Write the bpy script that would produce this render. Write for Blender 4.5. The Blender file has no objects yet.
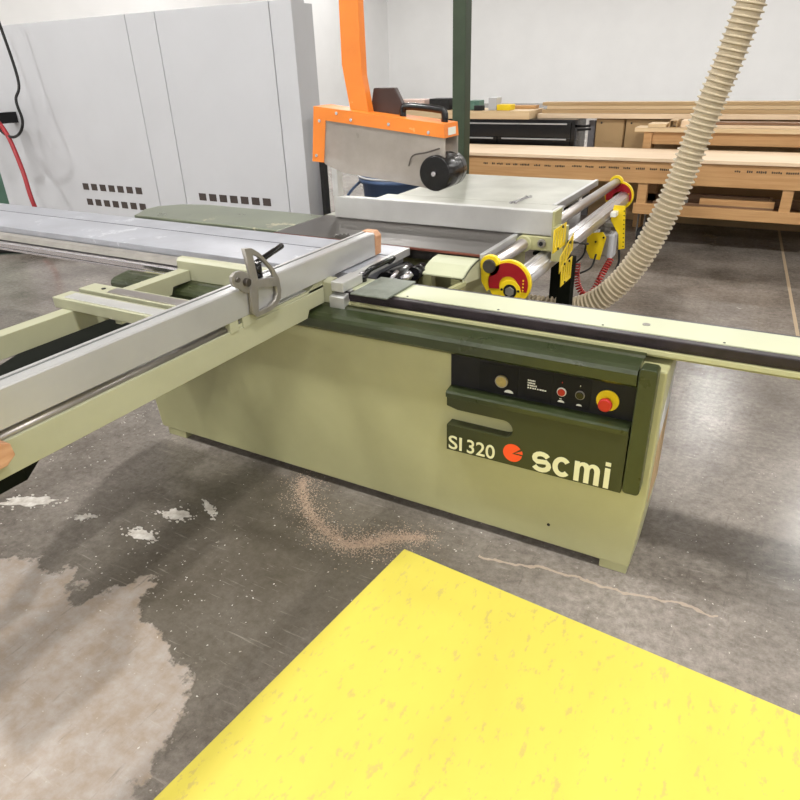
import bpy, bmesh, math, random
from mathutils import Vector, Matrix, noise
random.seed(7)
sc = bpy.context.scene
C = sc.collection
PI = math.pi

# ------------------------------------------------------------------ materials
def lin(c):
    return tuple(((v/255)/12.92 if v/255 <= .04045 else ((v/255+.055)/1.055)**2.4) for v in c)

def mat(name, rgb, rough=.5, metal=0.0, var=.12, scale=6.0, bump=0.0, rgb2=None, stretch=None, rvar=.1,
        coat=0.0, wear=None, wear_amt=.62, wear_scale=9, alpha=None, spec=.5, detail=6):
    m = bpy.data.materials.new(name); m.use_nodes = True
    nt = m.node_tree; N = nt.nodes; L = nt.links
    b = N['Principled BSDF']
    tc = N.new('ShaderNodeTexCoord'); mp = N.new('ShaderNodeMapping')
    L.new(tc.outputs['Object'], mp.inputs['Vector'])
    if stretch: mp.inputs['Scale'].default_value = stretch
    no = N.new('ShaderNodeTexNoise'); no.inputs['Scale'].default_value = scale; no.inputs['Detail'].default_value = detail
    no.inputs['Roughness'].default_value = .6
    L.new(mp.outputs[0], no.inputs['Vector'])
    r = N.new('ShaderNodeValToRGB')
    c = lin(rgb); c2 = lin(rgb2) if rgb2 else tuple(v*(1-var*1.6) for v in c)
    c1 = c if rgb2 else tuple(min(1, v*(1+var*.6)) for v in c)
    r.color_ramp.elements[0].position = .3; r.color_ramp.elements[1].position = .7
    r.color_ramp.elements[0].color = (*c2, 1); r.color_ramp.elements[1].color = (*c1, 1)
    L.new(no.outputs['Fac'], r.inputs['Fac'])
    col = r.outputs['Color']
    if wear:
        n2 = N.new('ShaderNodeTexNoise'); n2.inputs['Scale'].default_value = wear_scale; n2.inputs['Detail'].default_value = 8
        n2.inputs['Roughness'].default_value = .7
        L.new(mp.outputs[0], n2.inputs['Vector'])
        r2 = N.new('ShaderNodeValToRGB'); r2.color_ramp.elements[0].position = wear_amt; r2.color_ramp.elements[1].position = wear_amt+.04
        mx = N.new('ShaderNodeMix'); mx.data_type = 'RGBA'
        L.new(n2.outputs['Fac'], r2.inputs['Fac']); L.new(r2.outputs['Color'], mx.inputs[0])
        L.new(col, mx.inputs[6]); mx.inputs[7].default_value = (*lin(wear), 1)
        col = mx.outputs[2]
    L.new(col, b.inputs['Base Color'])
    mr = N.new('ShaderNodeMapRange'); mr.inputs[3].default_value = max(.03, rough-rvar); mr.inputs[4].default_value = min(1, rough+rvar)
    L.new(no.outputs['Fac'], mr.inputs[0]); L.new(mr.outputs[0], b.inputs['Roughness'])
    b.inputs['Metallic'].default_value = metal
    b.inputs['Coat Weight'].default_value = coat
    b.inputs['Specular IOR Level'].default_value = spec
    if alpha is not None: b.inputs['Alpha'].default_value = alpha
    if bump:
        bp = N.new('ShaderNodeBump'); bp.inputs['Strength'].default_value = bump; bp.inputs['Distance'].default_value = .004
        n3 = N.new('ShaderNodeTexNoise'); n3.inputs['Scale'].default_value = scale*6; n3.inputs['Detail'].default_value = 4
        L.new(mp.outputs[0], n3.inputs['Vector'])
        L.new(n3.outputs['Fac'], bp.inputs['Height']); L.new(bp.outputs[0], b.inputs['Normal'])
    return m

M = {}
M['cream'] = mat('cream_green_paint', (170,168,126), .38, var=.06, scale=3, bump=.04, wear=(96,92,62), wear_amt=.735, wear_scale=14)
M['cream_light'] = mat('pale_cream_paint', (186,189,160), .42, var=.05, scale=5, wear=(150,146,104), wear_amt=.74, wear_scale=20)
M['frame_paint'] = mat('outrigger_paint', (168,168,142), .4, var=.05, scale=4, wear=(60,58,36), wear_amt=.76, wear_scale=18)
M['green'] = mat('dark_green_paint', (48,56,32), .3, var=.12, scale=8, bump=.25, coat=.2, wear=(104,110,84), wear_amt=.75, wear_scale=22)
M['green_flat'] = mat('dark_green_smooth', (50,54,28), .42, var=.08, scale=5)
M['green_deep'] = mat('very_dark_green', (14,17,10), .8, var=.15, scale=5, spec=.1)
M['green_post'] = mat('post_green', (52,66,46), .5, var=.15, scale=8)
M['black'] = mat('black_plastic', (26,26,28), .5, var=.2, scale=30, spec=.25)
M['black_panel'] = mat('black_panel', (20,20,22), .5, var=.1, scale=20, spec=.2)
M['black_gloss'] = mat('black_gloss', (14,14,16), .2, var=.2, scale=10)
M['guide'] = mat('black_guide_strip', (46,38,44), .38, var=.3, scale=30, metal=.2)
M['alu'] = mat('aluminium', (188,188,188), .3, metal=.4, var=.06, scale=4, stretch=(1,1,1), rvar=.08)
M['alu_satin'] = mat('satin_aluminium', (206,206,204), .42, metal=.6, var=.07, scale=6, wear=(120,116,108), wear_amt=.76, wear_scale=16)
M['alu_top'] = mat('worn_aluminium_top', (172,174,182), .4, metal=.25, var=.1, scale=7, wear=(196,198,204), wear_amt=.6, wear_scale=6)
M['steel'] = mat('machined_steel', (104,100,96), .36, metal=.75, var=.22, scale=5, rgb2=(74,66,60), rvar=.12)
M['steel_light'] = mat('light_table_steel', (186,186,176), .34, metal=.3, var=.14, scale=4, rgb2=(150,150,138), rvar=.1, wear=(206,204,186), wear_amt=.68, wear_scale=5)  # also stands in for reflections on the main table
M['green_table'] = mat('greenish_steel_table', (142,148,128), .3, metal=.5, scale=4, rgb2=(112,118,98), wear=(196,190,160), wear_amt=.62, wear_scale=3)
M['chrome'] = mat('chrome', (222,220,226), .16, metal=.95, var=.05, scale=4, rvar=.06)
M['tube'] = mat('steel_tube', (172,166,162), .32, metal=.8, var=.04, scale=3)
M['tube2'] = mat('profile_tube', (206,204,206), .3, metal=.75, var=.03, scale=2)
M['cast'] = mat('cast_metal', (152,148,142), .45, metal=.6, var=.1, scale=20, bump=.2)
M['grey_plate'] = mat('grey_rubbed_plate', (120,126,116), .5, metal=.2, var=.15, scale=30, bump=.3, wear=(186,186,176), wear_amt=.66, wear_scale=8)
M['orange'] = mat('orange_paint', (236,134,50), .4, var=.08, scale=6, wear=(252,176,110), wear_amt=.66, wear_scale=7)
M['perspex'] = mat('dusty_clear_panel', (178,170,162), .3, var=.14, scale=5, alpha=.66)
M['yellow'] = mat('yellow_paint', (236,204,30), .38, var=.06, scale=10)
M['red'] = mat('dark_red_scale', (150,18,30), .4, var=.1, scale=10)
M['red_btn'] = mat('red_button', (168,28,22), .3, var=.05)
M['red_hose'] = mat('red_coil', (176,44,40), .35, var=.1)
M['brass'] = mat('brass_dial', (176,158,100), .35, metal=.4, var=.15, scale=60)
M['white'] = mat('white_ink', (225,225,215), .5, var=.02)
M['letter'] = mat('cream_lettering', (222,220,180), .5, var=.03)
M['orange_ink'] = mat('orange_ink', (238,80,34), .45, var=.03)
M['wood'] = mat('orange_brown_timber', (200,158,108), .55, rgb2=(178,132,84), scale=5, stretch=(.4,5,9), bump=.1, wear=(120,74,40), wear_amt=.7, wear_scale=7)
M['wood_cap'] = mat('wood_cap', (198,154,120), .55, rgb2=(176,126,90), scale=12, stretch=(1,1,6), bump=.1)
M['wood_mid'] = mat('brown_shelf_timber', (148,112,82), .6, rgb2=(112,82,58), scale=5, stretch=(.5,5,8))
M['pine'] = mat('pale_pine_top', (238,214,184), .5, rgb2=(224,196,162), scale=4, stretch=(.5,5,5))
M['boardA'] = mat('pale_board', (222,198,160), .55, rgb2=(204,176,136), scale=4, stretch=(.4,5,8))
M['boardB'] = mat('tan_board', (190,162,120), .55, rgb2=(168,138,98), scale=4, stretch=(.4,5,8))
M['tan'] = mat('tan_panel', (178,148,106), .6, var=.05, scale=2)
M['cab'] = mat('grey_enclosure', (193,194,198), .42, var=.03, scale=1.2)
M['cab_dark'] = mat('enclosure_joint', (128,126,130), .6)
M['vent'] = mat('vent_dark', (66,56,52), .7)
M['hose'] = mat('beige_hose', (192,178,152), .5, var=.08, scale=20)
M['hose_rib'] = mat('hose_rib', (216,204,176), .4, var=.05)
M['blue'] = mat('blue_plastic', (82,104,142), .4, var=.12, scale=8)
M['rubber'] = mat('rubber', (24,24,24), .7)
M['blade'] = mat('saw_blade', (120,118,112), .3, metal=.8)
M['dust'] = mat('sawdust', (178,156,136), .9, rgb2=(140,120,102), scale=60)
M['filler'] = mat('white_filler', (226,222,216), .8, rgb2=(170,160,148), scale=30)
M['wall'] = mat('white_wall', (244,244,244), .8, var=.02, scale=1)
M['ceil'] = mat('ceiling_white', (215,215,212), .8, var=.02, scale=1)
M['green_box'] = mat('pale_green_metal', (92,128,112), .5)
M['pink'] = mat('pale_pink_block', (214,186,176), .5)

def floor_material():
    m = bpy.data.materials.new('polished_concrete'); m.use_nodes = True
    nt = m.node_tree; N = nt.nodes; L = nt.links; b = N['Principled BSDF']
    tc = N.new('ShaderNodeTexCoord'); V = tc.outputs['Object']
    def nz(s, d=8, r=.6, vec=V):
        n = N.new('ShaderNodeTexNoise'); n.inputs['Scale'].default_value = s; n.inputs['Detail'].default_value = d
        n.inputs['Roughness'].default_value = r; L.new(vec, n.inputs['Vector']); return n.outputs['Fac']
    def ramp(f, a, b_, ca=(0,0,0), cb=(1,1,1)):
        r = N.new('ShaderNodeValToRGB'); r.color_ramp.elements[0].position = a; r.color_ramp.elements[1].position = b_
        r.color_ramp.elements[0].color = (*ca, 1); r.color_ramp.elements[1].color = (*cb, 1); L.new(f, r.inputs['Fac']); return r.outputs['Color']
    def mix(f, a, b_):
        x = N.new('ShaderNodeMix'); x.data_type = 'RGBA'; L.new(f, x.inputs[0])
        for s, v in ((6, a), (7, b_)):
            if isinstance(v, tuple): x.inputs[s].default_value = (*v, 1)
            else: L.new(v, x.inputs[s])
        return x.outputs[2]
    def math_(op, a, b_=None, c=None):
        x = N.new('ShaderNodeMath'); x.operation = op
        for i, v in enumerate((a, b_, c)):
            if v is None: continue
            if isinstance(v, (int, float)): x.inputs[i].default_value = v
            else: L.new(v, x.inputs[i])
        return x.outputs[0]
    base = ramp(nz(1.1, 10, .65), .32, .68, lin((92,85,77)), lin((162,154,147)))
    fine = ramp(nz(34, 10, .8), .34, .68, (.58,.57,.55), (1.2,1.2,1.2))
    mm = N.new('ShaderNodeMix'); mm.data_type = 'RGBA'; mm.blend_type = 'MULTIPLY'; mm.inputs[0].default_value = 1
    L.new(base, mm.inputs[6]); L.new(fine, mm.inputs[7]); col = mm.outputs[2]
    sep = N.new('ShaderNodeSeparateXYZ'); L.new(V, sep.inputs[0]); X, Y = sep.outputs[0], sep.outputs[1]
    wob = math_('MULTIPLY_ADD', nz(3.2, 10, .62), 1.3, -.65)
    # darker brown zone in front of the machine, edge broken by noise
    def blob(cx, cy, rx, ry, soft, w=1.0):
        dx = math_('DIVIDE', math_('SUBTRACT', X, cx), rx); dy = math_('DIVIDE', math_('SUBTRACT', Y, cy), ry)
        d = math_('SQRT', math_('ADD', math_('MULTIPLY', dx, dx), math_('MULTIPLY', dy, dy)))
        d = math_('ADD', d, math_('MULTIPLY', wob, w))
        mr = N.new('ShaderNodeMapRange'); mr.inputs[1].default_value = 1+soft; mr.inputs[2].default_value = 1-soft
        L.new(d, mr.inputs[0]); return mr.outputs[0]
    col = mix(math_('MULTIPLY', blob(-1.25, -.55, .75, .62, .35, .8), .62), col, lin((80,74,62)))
    # pale scraped patch of old coating
    pat = blob(-1.62, -1.42, .70, .52, .02, 1.15)
    pcol = ramp(nz(14, 10, .7), .38, .66, lin((154,138,122)), lin((172,164,158)))
    col = mix(math_('MULTIPLY', pat, .85), col, pcol)
    ms = N.new('ShaderNodeMapping'); ms.inputs['Scale'].default_value = (1.2, 14, 1); ms.inputs['Rotation'].default_value = (0, 0, .6); L.new(V, ms.inputs['Vector'])
    col = mix(math_('MULTIPLY', ramp(nz(5, 6, .7, ms.outputs[0]), .60, .68), .28), col, lin((186,178,168)))
    mq = N.new('ShaderNodeMapping'); mq.inputs['Scale'].default_value = (12, 1.4, 1); mq.inputs['Rotation'].default_value = (0, 0, .3); L.new(V, mq.inputs['Vector'])
    col = mix(math_('MULTIPLY', ramp(nz(4, 6, .7, mq.outputs[0]), .60, .70), .35), col, lin((62,56,48)))
    # scattered pale specks
    sp = ramp(nz(70, 2, .5), .71, .75)
    col = mix(math_('MULTIPLY', sp, .55), col, lin((196,188,178)))
    # slab joint
    j = math_('ABSOLUTE', math_('SUBTRACT', X, math_('MULTIPLY_ADD', Y, -.077, .672)))
    jm = math_('LESS_THAN', math_('ADD', j, math_('MULTIPLY', wob, .006)), .011)
    col = mix(math_('MULTIPLY', jm, .75), col, lin((198,176,146)))
    # hairline crack in front of the machine
    k = math_('ABSOLUTE', math_('ADD', math_('SUBTRACT', Y, math_('MULTIPLY_ADD', X, .12, -.075)), math_('MULTIPLY', math_('MULTIPLY_ADD', nz(5, 4), 1, -.5), .12)))
    km = math_('MULTIPLY', math_('LESS_THAN', k, .006), math_('MULTIPLY', math_('GREATER_THAN', X, -.5), math_('LESS_THAN', X, .3)))
    col = mix(math_('MULTIPLY', km, .55), col, lin((186,168,150)))
    L.new(col, b.inputs['Base Color'])
    rr = N.new('ShaderNodeMapRange'); rr.inputs[3].default_value = .14; rr.inputs[4].default_value = .34; b.inputs['Specular IOR Level'].default_value = .3
    L.new(nz(2.5, 8, .7), rr.inputs[0])
    rm = math_('ADD', rr.outputs[0], math_('MULTIPLY', pat, .25)); L.new(rm, b.inputs['Roughness'])
    bp = N.new('ShaderNodeBump'); bp.inputs['Strength'].default_value = .18; bp.inputs['Distance'].default_value = .003
    L.new(nz(18, 8, .7), bp.inputs['Height']); L.new(bp.outputs[0], b.inputs['Normal'])
    return m
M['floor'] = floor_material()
M['yellow_floor'] = mat('yellow_floor_paint', (212,198,84), .5, var=.04, scale=2.5, bump=.1, wear=(196,178,96), wear_amt=.575, wear_scale=24, stretch=(1.6,.7,1), spec=.3)

# ------------------------------------------------------------------ mesh helpers
class MB:
    def __init__(s): s.bm = bmesh.new()
    def box(s, x0, x1, y0, y1, z0, z1, bev=0.0, seg=2):
        t = bmesh.new(); bmesh.ops.create_cube(t, size=1)
        for v in t.verts:
            v.co = Vector(((x0+x1)/2+v.co.x*(x1-x0), (y0+y1)/2+v.co.y*(y1-y0), (z0+z1)/2+v.co.z*(z1-z0)))
        if bev: bmesh.ops.bevel(t, geom=t.edges[:], offset=bev, segments=seg, affect='EDGES', profile=.5)
        s._add(t); return s
    def _add(s, t, smooth=False):
        if smooth:
            for f in t.faces: f.smooth = True
        me = bpy.data.meshes.new('tmp'); t.to_mesh(me); s.bm.from_mesh(me); bpy.data.meshes.remove(me); t.free()
    def obox(s, c, u, v, w, hu, hv, hw, bev=0.0):
        t = bmesh.new(); bmesh.ops.create_cube(t, size=2)
        u, v, w = Vector(u).normalized(), Vector(v).normalized(), Vector(w).normalized()
        if bev:
            for q in t.verts: q.co = Vector((q.co.x*hu, q.co.y*hv, q.co.z*hw))
            bmesh.ops.bevel(t, geom=t.edges[:], offset=bev, segments=2, affect='EDGES', profile=.5)
            for q in t.verts: q.co = Vector(c)+u*q.co.x+v*q.co.y+w*q.co.z
        else:
            for q in t.verts: q.co = Vector(c)+u*q.co.x*hu+v*q.co.y*hv+w*q.co.z*hw
        bmesh.ops.recalc_face_normals(t, faces=t.faces[:])
        s._add(t); return s
    def cyl(s, p0, p1, r, seg=24, r2=None, bev=0.0):
        p0, p1 = Vector(p0), Vector(p1); d = p1-p0
        t = bmesh.new()
        bmesh.ops.create_cone(t, cap_ends=True, segments=seg, radius1=r, radius2=r if r2 is None else r2, depth=d.length)
        if bev:
            es = [e for e in t.edges if len(e.link_faces) == 2 and any(len(f.verts) > 4 for f in e.link_faces)]
            bmesh.ops.bevel(t, geom=es, offset=bev, segments=2, affect='EDGES', profile=.5)
        mt = Matrix.Translation((p0+p1)/2) @ d.to_track_quat('Z', 'Y').to_matrix().to_4x4()
        bmesh.ops.transform(t, matrix=mt, verts=t.verts[:])
        for f in t.faces:
            if len(f.verts) <= 4: f.smooth = True
        s._add(t); return s
    def prism(s, pts, axis, a0, a1, bev=0.0, smooth=False):
        # pts: 2D outline in the other two axes (in x,y,z order)
        t = bmesh.new()
        def P(u, v, a):
            return {'x': (a, u, v), 'y': (u, a, v), 'z': (u, v, a)}[axis]
        A = [t.verts.new(P(u, v, a0)) for u, v in pts]; B = [t.verts.new(P(u, v, a1)) for u, v in pts]
        n = len(pts)
        t.faces.new(A); t.faces.new(B[::-1])
        for i in range(n):
            f = t.faces.new((A[i], B[i], B[(i+1) % n], A[(i+1) % n]))
            if smooth: f.smooth = True
        bmesh.ops.recalc_face_normals(t, faces=t.faces[:])
        if bev: bmesh.ops.bevel(t, geom=t.edges[:], offset=bev, segments=2, affect='EDGES', profile=.5)
        s._add(t); return s
    def poly(s, pts3, n, th):
        # flat polygon thickened along n
        t = bmesh.new(); n = Vector(n).normalized()*th
        A = [t.verts.new(Vector(p)) for p in pts3]; B = [t.verts.new(Vector(p)+n) for p in pts3]
        t.faces.new(A); t.faces.new(B[::-1]); k = len(A)
        for i in range(k): t.faces.new((A[i], B[i], B[(i+1) % k], A[(i+1) % k]))
        bmesh.ops.recalc_face_normals(t, faces=t.faces[:]); s._add(t); return s
    def tube(s, pts, r, seg=12, rad=None, cap=True):
        pts = [Vector(p) for p in pts]; t = bmesh.new(); rings = []
        up = None
        for i, p in enumerate(pts):
            d = (pts[min(i+1, len(pts)-1)]-pts[max(i-1, 0)]).normalized()
            if up is None: up = d.orthogonal().normalized()
            up = (up-d*up.dot(d)).normalized(); sd = d.cross(up)
            rr = rad[i] if rad else r
            rings.append([t.verts.new(p+(up*math.cos(2*PI*k/seg)+sd*math.sin(2*PI*k/seg))*rr) for k in range(seg)])
        for a, b in zip(rings, rings[1:]):
            for k in range(seg): t.faces.new((a[k], a[(k+1) % seg], b[(k+1) % seg], b[k])).smooth = True
        if cap: t.faces.new(rings[0][::-1]); t.faces.new(rings[-1])
        bmesh.ops.recalc_face_normals(t, faces=t.faces[:]); s._add(t); return s
    def lathe(s, c, prof, seg=32):
        # prof: (r, z) list, axis Z at c
        t = bmesh.new(); rings = []
        for r, z in prof:
            rings.append([t.verts.new((c[0]+r*math.cos(2*PI*k/seg), c[1]+r*math.sin(2*PI*k/seg), c[2]+z)) for k in range(seg)])
        for a, b in zip(rings, rings[1:]):
            for k in range(seg): t.faces.new((a[k], a[(k+1) % seg], b[(k+1) % seg], b[k])).smooth = True
        bmesh.ops.recalc_face_normals(t, faces=t.faces[:]); s._add(t); return s
    def build(s, name, m, parent=None, label=None):
        bm = s.bm
        xs = [v.co for v in bm.verts]
        lo = Vector((min(c.x for c in xs), min(c.y for c in xs), min(c.z for c in xs)))
        hi = Vector((max(c.x for c in xs), max(c.y for c in xs), max(c.z for c in xs)))
        ce = (lo+hi)/2
        if parent is None: ce.z = lo.z
        for v in bm.verts: v.co -= ce
        me = bpy.data.meshes.new(name); bm.to_mesh(me); bm.free()
        me.materials.append(m)
        o = bpy.data.objects.new(name, me); C.objects.link(o)
        o['_w'] = list(ce)
        if parent is not None:
            o.parent = parent; o.location = ce-Vector(parent['_w'])
        else: o.location = ce
        if label: o['label'] = label
        return o

def thing(name, label, cat, loc, group=None):
    o = bpy.data.objects.new(name, None); C.objects.link(o); o.location = loc; o['_w'] = list(loc)
    o.empty_display_size = .1
    o['label'] = label; o['category'] = cat
    if group: o['group'] = group
    return o
def tag(o, label, cat, group=None, kind=None):
    o['label'] = label; o['category'] = cat
    if group: o['group'] = group
    if kind: o['kind'] = kind
    return o
def struct(name, mb, m):
    o = mb.build(name, m); o['kind'] = 'structure'; return o
def dup(root, loc, label=None, group=None):
    r = root.copy(); C.objects.link(r); r.location = loc; r['_w'] = list(loc)
    if label: r['label'] = label
    if group: r['group'] = group
    for ch in list(root.children):
        c = ch.copy(); C.objects.link(c); c.parent = r
        for g in list(ch.children):
            d = g.copy(); C.objects.link(d); d.parent = c
    return r
def text_mesh(body, x0, x1, z0, z1, y, off=.0, th=.001, name='lettering', m=None, parent=None, label=None):
    cu = bpy.data.curves.new('t', 'FONT'); cu.body = body; cu.offset = off; cu.extrude = .02; cu.fill_mode = 'BOTH'
    o = bpy.data.objects.new('t', cu); C.objects.link(o)
    bpy.context.view_layer.update()
    dg = bpy.context.evaluated_depsgraph_get()
    me = bpy.data.meshes.new_from_object(o.evaluated_get(dg))
    bpy.data.objects.remove(o); bpy.data.curves.remove(cu)
    mb = MB(); mb.bm.from_mesh(me); bpy.data.meshes.remove(me)
    vs = mb.bm.verts
    ax = min(v.co.x for v in vs); bx = max(v.co.x for v in vs); ay = min(v.co.y for v in vs); by = max(v.co.y for v in vs)
    for v in vs:
        v.co = Vector((x0+(v.co.x-ax)/(bx-ax)*(x1-x0), y-(v.co.z+.02)/.04*th, z0+(v.co.y-ay)/(by-ay)*(z1-z0)))
    return mb.build(name, m, parent, label)
def filled(mb, outlines, fn, th):
    # flat figure with holes from outlines (first is the outer one); fn maps (u, v, w) to a point
    cu = bpy.data.curves.new('f', 'CURVE'); cu.dimensions = '2D'; cu.fill_mode = 'BOTH'; cu.extrude = th/2
    for P in outlines:
        sp = cu.splines.new('POLY'); sp.points.add(len(P)-1); sp.use_cyclic_u = True
        for q, p in zip(sp.points, P): q.co = (p[0], p[1], 0, 1)
    o = bpy.data.objects.new('f', cu); C.objects.link(o); bpy.context.view_layer.update()
    me = bpy.data.meshes.new_from_object(o.evaluated_get(bpy.context.evaluated_depsgraph_get()))
    bpy.data.objects.remove(o); bpy.data.curves.remove(cu)
    t = bmesh.new(); t.from_mesh(me); bpy.data.meshes.remove(me)
    bmesh.ops.remove_doubles(t, verts=t.verts[:], dist=1e-5)
    for v in t.verts: v.co = Vector(fn(v.co.x, v.co.y, v.co.z))
    bmesh.ops.recalc_face_normals(t, faces=t.faces[:]); mb._add(t)
def catmull(P, n=10):
    P = [Vector(p) for p in P]; Q = [P[0]*2-P[1]]+P+[P[-1]*2-P[-2]]; out = []
    for i in range(1, len(Q)-2):
        for k in range(n):
            t = k/n; a, b, c, d = Q[i-1], Q[i], Q[i+1], Q[i+2]
            out.append(.5*((2*b)+(c-a)*t+(2*a-5*b+4*c-d)*t*t+(3*b-a-3*c+d)*t**3))
    out.append(P[-1]); return out
def resample(P, step):
    out = [P[0]]; acc = 0
    for a, b in zip(P, P[1:]):
        L = (b-a).length; pos = step-acc
        while pos <= L:
            out.append(a.lerp(b, pos/L)); pos += step
        acc = (acc+L) % step if L else acc
    return out

# ------------------------------------------------------------------ camera
R = [[0.87157152, 0.19887127, -0.44812197], [0.48929921, -0.41028729, 0.76957821], [-0.03081175, -0.89000818, -0.45490227]]
cam_d = bpy.data.cameras.new('camera'); cam = bpy.data.objects.new('camera', cam_d); C.objects.link(cam)
mw = Matrix([[R[i][0], -R[i][1], -R[i][2], 0] for i in range(3)]+[[0, 0, 0, 1]])
mw.translation = Vector((0.2209713, -1.91048049, 1.62))
cam.matrix_world = mw
cam_d.sensor_width = 36; cam_d.lens = 660.13/800*36; cam_d.clip_start = .02; cam_d.clip_end = 200
sc.camera = cam

# ------------------------------------------------------------------ setting
fl = MB(); fl.box(-30, 30, -30, 30, -.1, 0)
for v in fl.bm.verts: v.co.x = max(-16, min(12, v.co.x)); v.co.y = max(-9, min(26, v.co.y))
fo = struct('floor', fl, M['floor'])
for v in fo.data.vertices: v.co += fo.location
fo.location = (0, 0, 0)
struct('ceiling', MB().box(-16, 12, -9, 26, 6.2, 6.3), M['ceil'])
struct('wall_back', MB().box(-16, 12, 26, 26.1, 0, 6.2), M['wall'])
struct('wall_front', MB().box(-16, 12, -9.1, -9, 0, 6.2), M['wall'])
struct('wall_left', MB().box(-16.1, -16, -9, 26, 0, 6.2), M['wall'])
struct('wall_right', MB().box(12, 12.1, -9, 26, 0, 6.2), M['wall'])

# painted yellow zone
def yellow_zone():
    a = math.radians(-4.9); ux = Vector((math.cos(a), math.sin(a), 0)); uy = Vector((-math.sin(a), math.cos(a), 0))
    c = Vector((-.758, -.235, 0)); t = MB()
    t.poly([c, c+ux*2.4, c+ux*2.4-uy*1.8, c-uy*1.8], (0, 0, 1), .004)
    tag(t.build('floor_marking', M['yellow_floor']), 'yellow scratched rectangle on the concrete in front of the saw', 'floor marking')
yellow_zone()

# ------------------------------------------------------------------ table saw
saw = thing('table_saw', 'large olive green sliding table saw with dark green hood and control panel', 'table saw', (-1.1, .1, 0))
# shallow front base
b = MB()
prof = [(-2.27, .04), (.0, .035), (.022, .3), (.022, .785), (-2.33, .785), (-2.3, .3)]
b.prism(prof, 'y', 0, .2, bev=.006)
body = b.build('base_cabinet', M['cream'], saw)
for x0, x1 in ((-2.24, -2.12), (-.1, -.005)):
    MB().box(x0, x1, .005, .19, 0, .037, bev=.004).build('foot', M['cream'], saw)
MB().poly([(.0222, .05, .52), (.0222, .19, .60), (.0222, .19, .32), (.0222, .03, .30)], (1, 0, 0), .001).build('bare_strip', M['boardB'], body, 'tan bare strip on the end face')
MB().poly([(.0222, .02, .60), (.0222, .19, .76), (.0222, .19, .61), (.0222, .05, .53)], (1, 0, 0), .001).build('bare_strip', M['cab'], body, 'pale worn strip on the end face')
MB().cyl((-.29, -.001, .12), (-.29, .002, .12), .006, 12).build('bolt_hole', M['black'], body)
# pedestal behind (carries the tables)
MB().box(-1.86, -.98, .72, 1.6, .0, .86, bev=.01).build('pedestal', M['cream'], saw)
# hood
h = MB()
hp = [(0, .725), (-.035, .735), (-.05, .748), (-.052, .782), (-.045, .794), (-.03, .801), (.02, .808), (.058, .812), (.058, .80), (0, .79)]
h.prism(hp, 'x', -2.34, -.054)
for f in h.bm.faces: f.smooth = False
hood = h.build('hood', M['green'], saw)
MB().prism([(.022, .808), (.046, .811), (.046, .817), (.028, .815)], 'x', -2.3, -.05).build('hood_flashing', M['green_flat'], hood)
# right corner trim
t = MB(); r = .016
def rrect(x0, x1, z0, z1, r, n=4):
    P = []
    for cx, cz, a0 in ((x1-r, z1-r, 0), (x0+r, z1-r, 90), (x0+r, z0+r, 180), (x1-r, z0+r, 270)):
        for k in range(n+1):
            a = math.radians(a0+90*k/n); P.append((cx+r*math.cos(a), cz+r*math.sin(a)))
    return P
t.prism(rrect(-.05, .002, .368, .806, .012), 'y', -.052, .0, bev=.003)
t.build('corner_trim', M['green'], saw)
# control panel
panel = MB().box(-.677, -.056, -.006, 0, .60, .735).build('control_panel', M['black'], saw)
MB().box(-.57, -.432, -.0075, -.006, .612, .712).build('gauge_plate', M['black_panel'], panel)
MB().box(-.428, -.315, -.0075, -.006, .612, .715).build('label_plate', M['black_panel'], panel)
MB().box(-.311, -.19, -.0075, -.006, .612, .716).build('switch_plate', M['black_panel'], panel)
d = MB(); d.cyl((-.488, -.007, .656), (-.488, -.014, .656), .0225, 32, bev=.002)
dial = d.build('gauge', M['brass'], panel)
MB().prism([(-.488+.022*math.cos(a)*(1 if k < 17 else .86), .656+.022*math.sin(a)*(1 if k < 17 else .86)) for k, a in
    [(k, 2*PI*k/16) for k in range(17)]+[(17+k, 2*PI-2*PI*k/16) for k in range(17)]], 'y', -.016, -.014).build('gauge_rim', M['cast'], dial)
def marks(x0, x1, z, y, n, hgt, seed, name, parent, m):
    rnd = random.Random(seed); mb = MB(); x = x0; w = (x1-x0)/n
    for i in range(n):
        ww = w*rnd.uniform(.5, .85); hh = hgt*rnd.uniform(.75, 1)
        mb.box(x, x+ww, y-.0006, y, z, z+hh); x += w
    return mb.build(name, m, parent)
for i, (l, z) in enumerate(((.026, .676), (.026, .667), (.032, .658), (.066, .649))):
    marks(-.398, -.398+l, z, -.0075, 8, .0055, i, 'lettering', panel, M['white'])
def arc_mark(cx, cz, w, y, parent, m):
    P = [(cx+w*math.cos(a), cz+w*.7*math.sin(a)) for a in [PI*k/10 for k in range(11)]]
    MB().prism(P, 'y', y-.0008, y).build('symbol', m, parent)
arc_mark(-.462, .617, .016, -.0075, panel, M['white']); arc_mark(-.283, .622, .011, -.0075, panel, M['white']); arc_mark(-.224, .622, .009, -.0075, panel, M['white'])
marks(-.289, -.277, .633, -.0075, 1, .003, 9, 'lettering', panel, M['white'])
marks(-.285, -.281, .690, -.0075, 1, .006, 9, 'lettering', panel, M['red_btn'])
marks(-.226, -.223, .690, -.0075, 1, .006, 9, 'lettering', panel, M['white'])
def button(cx, cz, m, name, label):
    rg = MB(); rg.cyl((cx, -.0075, cz), (cx, -.012, cz), .0155, 28, bev=.001); o = rg.build(name, M['white'] if name == 'stop_button' else M['cast'], panel, label)
    MB().cyl((cx, -.012, cz), (cx, -.0155, cz), .0125, 24, bev=.001).build('button_cap', m, o)
button(-.283, .660, M['red_btn'], 'stop_button', 'red push button in a white ring'); button(-.2235, .661, M['black_gloss'], 'start_button', 'black push button in a white ring')
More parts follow.
